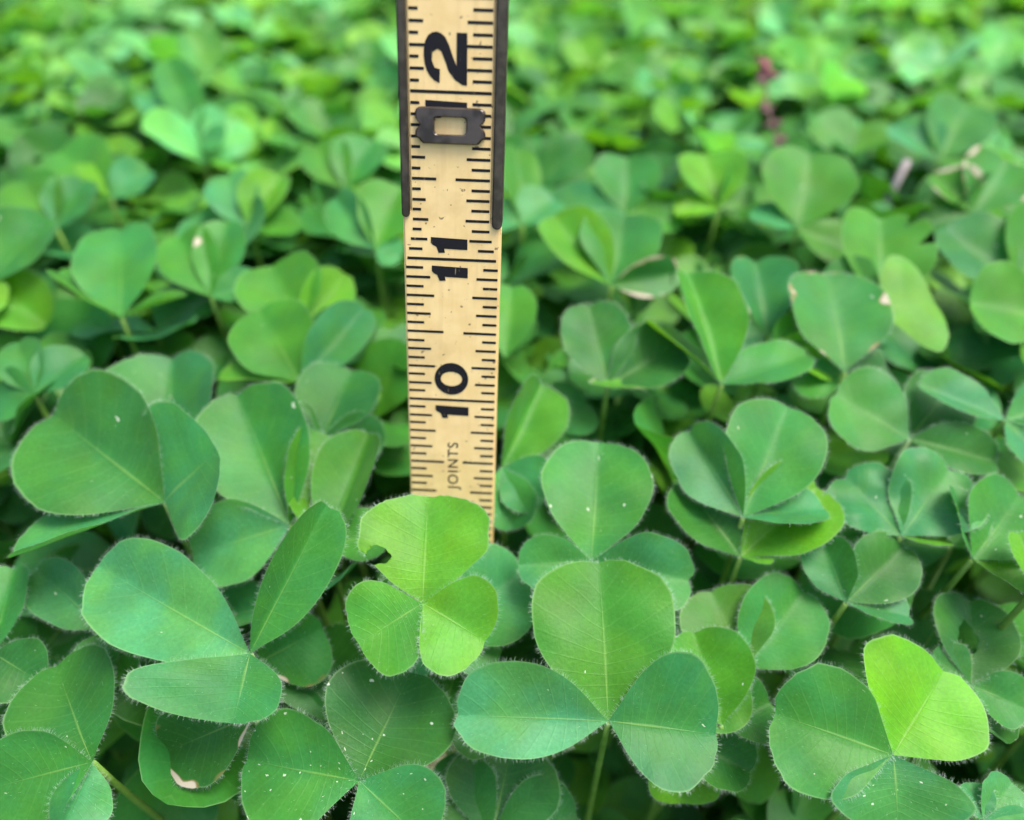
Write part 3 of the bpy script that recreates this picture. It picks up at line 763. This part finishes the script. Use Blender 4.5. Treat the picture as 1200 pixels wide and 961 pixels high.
def scatter(x, y, z, tint, scale, label, group, rs, bright=1.0):
    ms, pm = PROTO[rs.integers(0, len(PROTO))]
    root = link('clover_leaf', None, loc=(x, y, 0)); root.empty_display_size = .01
    root.rotation_euler = (0, 0, rs.uniform(0, 6.28))
    tag(root, label, 'clover leaf', group)
    tilt = (rs.normal(0, .25), rs.normal(0, .25), 0)
    for m in ms:
        o = link('leaflet', m, root, (0, 0, z)); o.rotation_euler = tilt; o.scale = (scale,) * 3
        o.color = (*jit(tuple(c * bright + (q if bright > 1 else 0) for c, q in zip(TINT[tint], (.044, .045, .028))), rs, .10), 1 - .02)  # far leaves: grazing daylight and veil lifted into their base colour
    p = link('petiole', pm, root); p.scale = (1, 1, z)

ra = base; 
def ruler_clear(p, r=.03):
    t = max(0, (p - base).dot(ay)); q = base + ay * t
    return (p - q).length > r
rs = np.random.default_rng(11)
placed = []; n_ind = 0
def ok(p, m):
    for q in placed:
        if (p - q).length < m: return False
    return True
tries = 0
while n_ind < 234 and tries < 60000:
    tries += 1
    y = rs.uniform(.07, .50); x = rs.uniform(-1, 1) * (.10 + y * .75)
    zt = ztop(y)
    pr = None
    z = zt - abs(rs.normal(.004, .012)) if y > .26 else zt - (.016 if y < .15 else .007) - abs(rs.normal(0, .014))
    p = Vector((x, y, z)); pr = project(p)
    if pr is None or not (-25 < pr[0] < 1225 and -20 < pr[1] < 985): continue
    if pr[1] > 210 and pr[2] < front(pr[1]) + (.015 if pr[1] > 480 else .013): continue
    if not ruler_clear(p): continue
    if 430 < pr[0] < 630 and pr[1] < 640:
        if (p - (base + ay * (p - base).dot(ay))).dot(az) > -.012: continue
    if 870 < pr[0] < 960 and 40 < pr[1] < 250 and pr[2] < .285: continue
    if 1010 < pr[0] < 1090 and 165 < pr[1] < 260: continue
    if not ok(p, .021): continue
    placed.append(p); n_ind += 1
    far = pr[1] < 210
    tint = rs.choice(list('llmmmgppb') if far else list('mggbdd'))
    sc_ = rs.uniform(.85, 1.15); size = 'small' if sc_ < .95 else 'broad' if sc_ > 1.05 else 'middling'
    lm = min(LAND, key=lambda q: (q[0] - pr[0]) ** 2 + (q[1] - pr[1]) ** 2)[2]
    lab = f'{size} {LOOK[tint]} clover leaf in the blurred patch behind {lm}' if far else f'{size} {LOOK[tint]} clover leaf in the shade below {lm}'
    grp = lab.replace('clover leaf', 'clover leaves')
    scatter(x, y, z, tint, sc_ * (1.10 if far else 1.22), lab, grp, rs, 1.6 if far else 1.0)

# ------------------------------------------------------------------ the uncountable rest: understorey and surrounding clover
class Mass:
    def __init__(s): s.v = []; s.f = []; s.uv = []; s.n = 0
    def add(s, V, Fc, UV=None):
        s.v.append(np.asarray(V, dtype=float)); s.f += [tuple(i + s.n for i in q) for q in Fc]
        s.uv += list(UV) if UV is not None else [(.5, .62)] * len(V); s.n += len(V)
    def build(s, name, mat):
        V = np.vstack(s.v); me = pydata(name, V, s.f)
        ul = me.uv_layers.new(name='vein'); li = np.empty(len(me.loops), dtype=np.int32); me.loops.foreach_get('vertex_index', li)
        ul.data.foreach_set('uv', np.array(s.uv, dtype=np.float32)[li].ravel())
        o = link(name, me, mat=mat); return tag(o, kind='stuff')
low = []
for i in range(14):
    r_ = np.random.default_rng(900 + i)
    V, Fc, UV, _ = leaflet_grid(r_, 9, 3, notch=.03, fold=(r_.uniform(.1, .5),) * 2, bend=r_.uniform(0, .2), ripple=.03, round_=.6)
    low.append((V, Fc, UV))
mass = Mass(); stems = Mass()
def mass_leaf(x, y, z, rs, sc=1.0, stem=True):
    a0 = rs.uniform(0, 6.28)
    for k in range(3):
        V, Fc, UV = low[rs.integers(0, len(low))]
        a = a0 + k * 2.094 + rs.normal(0, .2); lift = rs.uniform(-.15, .7); L = rs.uniform(.013, .018) * sc
        u = np.array((math.cos(a) * math.cos(lift), math.sin(a) * math.cos(lift), math.sin(lift))); s_ = np.array((-math.sin(a), math.cos(a), 0)); n_ = np.cross(u, s_)
        tw = rs.normal(0, .3); s2 = s_ * math.cos(tw) + n_ * math.sin(tw); n2 = np.cross(u, s2)
        mass.add(V[:, :1] * L * u + V[:, 1:2] * L * s2 + V[:, 2:3] * L * n2 + np.array((x, y, z)), Fc, UV)
    if stem:
        b = Vector((x + rs.normal(0, .012), y + rs.normal(0, .012), 0)); t = Vector((x, y, z))
        v, f = tube(bez(t, t - Vector((0, 0, z * .3)), b + Vector((0, 0, z * .4)), b, 5), [.0006, .0006, .0007, .0008, .0009], 4)
        stems.add([tuple(p) for p in v], f)
cnt = 0
while cnt < 2300:                      # below the canopy inside the view
    y = rs.uniform(.02, .62); x = rs.uniform(-1, 1) * (.12 + y * .8); zt = ztop(y)
    z = zt - (.050 if y < .15 else .032 if y < .24 else .008) - rs.random() ** (1.5 if y < .24 else 2.6) * (zt - .07)
    p = Vector((x, y, z))
    if not ruler_clear(p, .024): continue
    mass_leaf(x, y, z, rs, 1.0, rs.random() < .6); cnt += 1
cnt = 0
while cnt < 3000:                      # the patch going on outside the view and beyond
    y = rs.uniform(-.35, 1.5); x = rs.uniform(-.95, .95)
    zt = min(ztop(max(y, _py[0])), .238) if y > .05 else .185
    z = zt - abs(rs.normal(0, .018))
    p = Vector((x, y, z)); pr = project(p)
    inside = pr and -40 < pr[0] < 1240 and -40 < pr[1] < 1010
    if inside and y < .46: continue
    if (p - CAM).length < .115 or (pr and pr[2] < .12 and -150 < pr[0] < 1350 and pr[1] < 1100): continue
    if not ruler_clear(p): continue
    mass_leaf(x, y, z, rs, 1.1, rs.random() < .35); cnt += 1
for _ in range(420):                     # the dim bottom of the patch, where stems meet the soil
    y = rs.uniform(.08, .30); x = rs.uniform(-1, 1) * (.10 + y * .75); z = rs.uniform(.04, .14)
    if ruler_clear(Vector((x, y, z)), .022): mass_leaf(x, y, z, rs, 1.25, False)
cnt = tries = 0
while cnt < 1000 and tries < 60000:      # small leaves crowding the canopy between the countable ones
    tries += 1
    y = rs.uniform(.12, .52); x = rs.uniform(-1, 1) * (.10 + y * .75); z = ztop(y) - (.014 if y < .25 else .002) - abs(rs.normal(0, .012))
    p = Vector((x, y, z)); pr = project(p)
    if pr is None or not (-40 < pr[0] < 1240 and -40 < pr[1] < 900) or not ruler_clear(p, .026): continue
    if pr[1] > 190 and pr[2] < front(pr[1]) + .015: continue
    if 430 < pr[0] < 630 and (p - (base + ay * (p - base).dot(ay))).dot(az) > -.012: continue
    if 870 < pr[0] < 960 and 40 < pr[1] < 250 and pr[2] < .285: continue
    mass_leaf(x, y, z, rs, rs.uniform(.8, 1.1), rs.random() < .4); cnt += 1
mass.build('clover_undergrowth', M_MASS)
so = stems.build('clover_stems', M_PET)
# grass beyond
grass = Mass()
for gi in range(6500):
    if gi < 4800: y = .33 + rs.random() * .5; x = rs.uniform(-.55, .55)
    else: y = .5 + rs.random() * 1.1; x = rs.uniform(-.95, .95)
    if gi >= 6000: y = .27 + rs.random() * .1; x = rs.uniform(-.30, .26)
    hgt = rs.uniform(.22, .30) + max(0, y - .5) * .03; hgt = min(hgt, .25) if y < .38 else hgt; a = rs.uniform(0, 6.28); lean = rs.uniform(.0, .06); wd = rs.uniform(.0012, .003)
    dx, dy = math.cos(a), math.sin(a); V = []; Fc = []
    for i in range(6):
        t = i / 5; c = np.array((x + dx * lean * t * t, y + dy * lean * t * t, hgt * (t - .12 * t * t))); q = wd * (1 - t ** 2 * .95)
        sd = np.array((-dy, dx, 0)) * q; V += [c - sd, c + sd]
        if i: Fc.append((2 * i - 2, 2 * i - 1, 2 * i + 1, 2 * i))
    grass.add(V, Fc)
grass.build('grass', M_GRASS)

# ------------------------------------------------------------------ withered flower spike
M_PINK = simple('withered_petal', (.19, .055, .075), (.30, .12, .14), 500, .7, .2, trans=.2)
M_MAUVE = simple('dry_calyx', (.12, .065, .06), (.20, .125, .12), 500, .8, .2)
M_DRY = simple('dry_stem', (.23, .20, .20), (.33, .30, .30), 200, .8, .2)
fd = .240
FB = at(926, 214, fd + .004)
sp = link('flower_spike', None, loc=(FB.x, FB.y, 0)); tag(sp, 'withered pink and mauve flower spike rising above the clover', 'flower')
fl = Vector((FB.x, FB.y, 0))
path = [at(926, 250, fd + .006), at(920, 205, fd + .003), at(914, 172, fd), at(905, 146, fd), at(898, 122, fd), at(897, 92, fd), at(898, 72, fd)]
full = [fl] + [fl.lerp(path[0], .6)] + path
v, f = tube([p - fl for p in full], [.0012, .001, .0008, .0007, .0006, .0005, .0005, .0004, .0003], 6)
link('stem', pydata('stem', v, f), sp, mat=M_MAUVE)
def bud(px, py, sz, mat, n):
    c = at(px, py, fd) - fl; v, f = [], []
    r_ = np.random.default_rng(int(px * 3 + py))
    for k in range(n):                   # pointed shrivelled florets round one whorl
        dr = Vector(r_.normal(0, 1, 3)); dr.z = abs(dr.z) * .7; dr.normalize(); L = sz * r_.uniform(.7, 1.2); a = dr.orthogonal().normalized(); b = dr.cross(a); k0 = len(v)
        prof = ((0, .12), (.3, .30), (.6, .26), (.85, .12))
        for t, q in prof:
            for j in range(5):
                an = j * 1.2566 + t; v.append(c + dr * (t * L) + (a * math.cos(an) + b * math.sin(an)) * q * L)
        v.append(c + dr * L)
        for i in range(3):
            for j in range(5): f.append((k0 + i * 5 + j, k0 + i * 5 + (j + 1) % 5, k0 + i * 5 + 5 + (j + 1) % 5, k0 + i * 5 + 5 + j))
        for j in range(5): f.append((k0 + 15 + j, k0 + 15 + (j + 1) % 5, k0 + 20))
    link('floret', pydata('floret', v, f), sp, mat=mat)
for px, py, sz, mt, n in ((897, 76, .0034, M_PINK, 6), (899, 88, .0036, M_PINK, 7), (895, 98, .0028, M_MAUVE, 5), (897, 128, .0028, M_MAUVE, 6), (906, 148, .0027, M_MAUVE, 6), (913, 166, .0030, M_MAUVE, 7), (917, 180, .0028, M_MAUVE, 6)):
    bud(px, py, sz, mt, n)
# dry stalk poking out at the right
a = at(1064, 188, .225); b = at(1040, 226, .222); g0 = Vector((b.x - .006, b.y, 0))
v, f = tube([p - g0 for p in bez(g0, g0 + Vector((0, 0, .15)), b, a, 9)], [.0011] * 9, 7)
ds = link('dry_stalk', pydata('dry_stalk', v, f), loc=g0, mat=M_DRY)
tag(ds, 'bare greyish dry stalk poking out of the clover on the right', 'stalk')
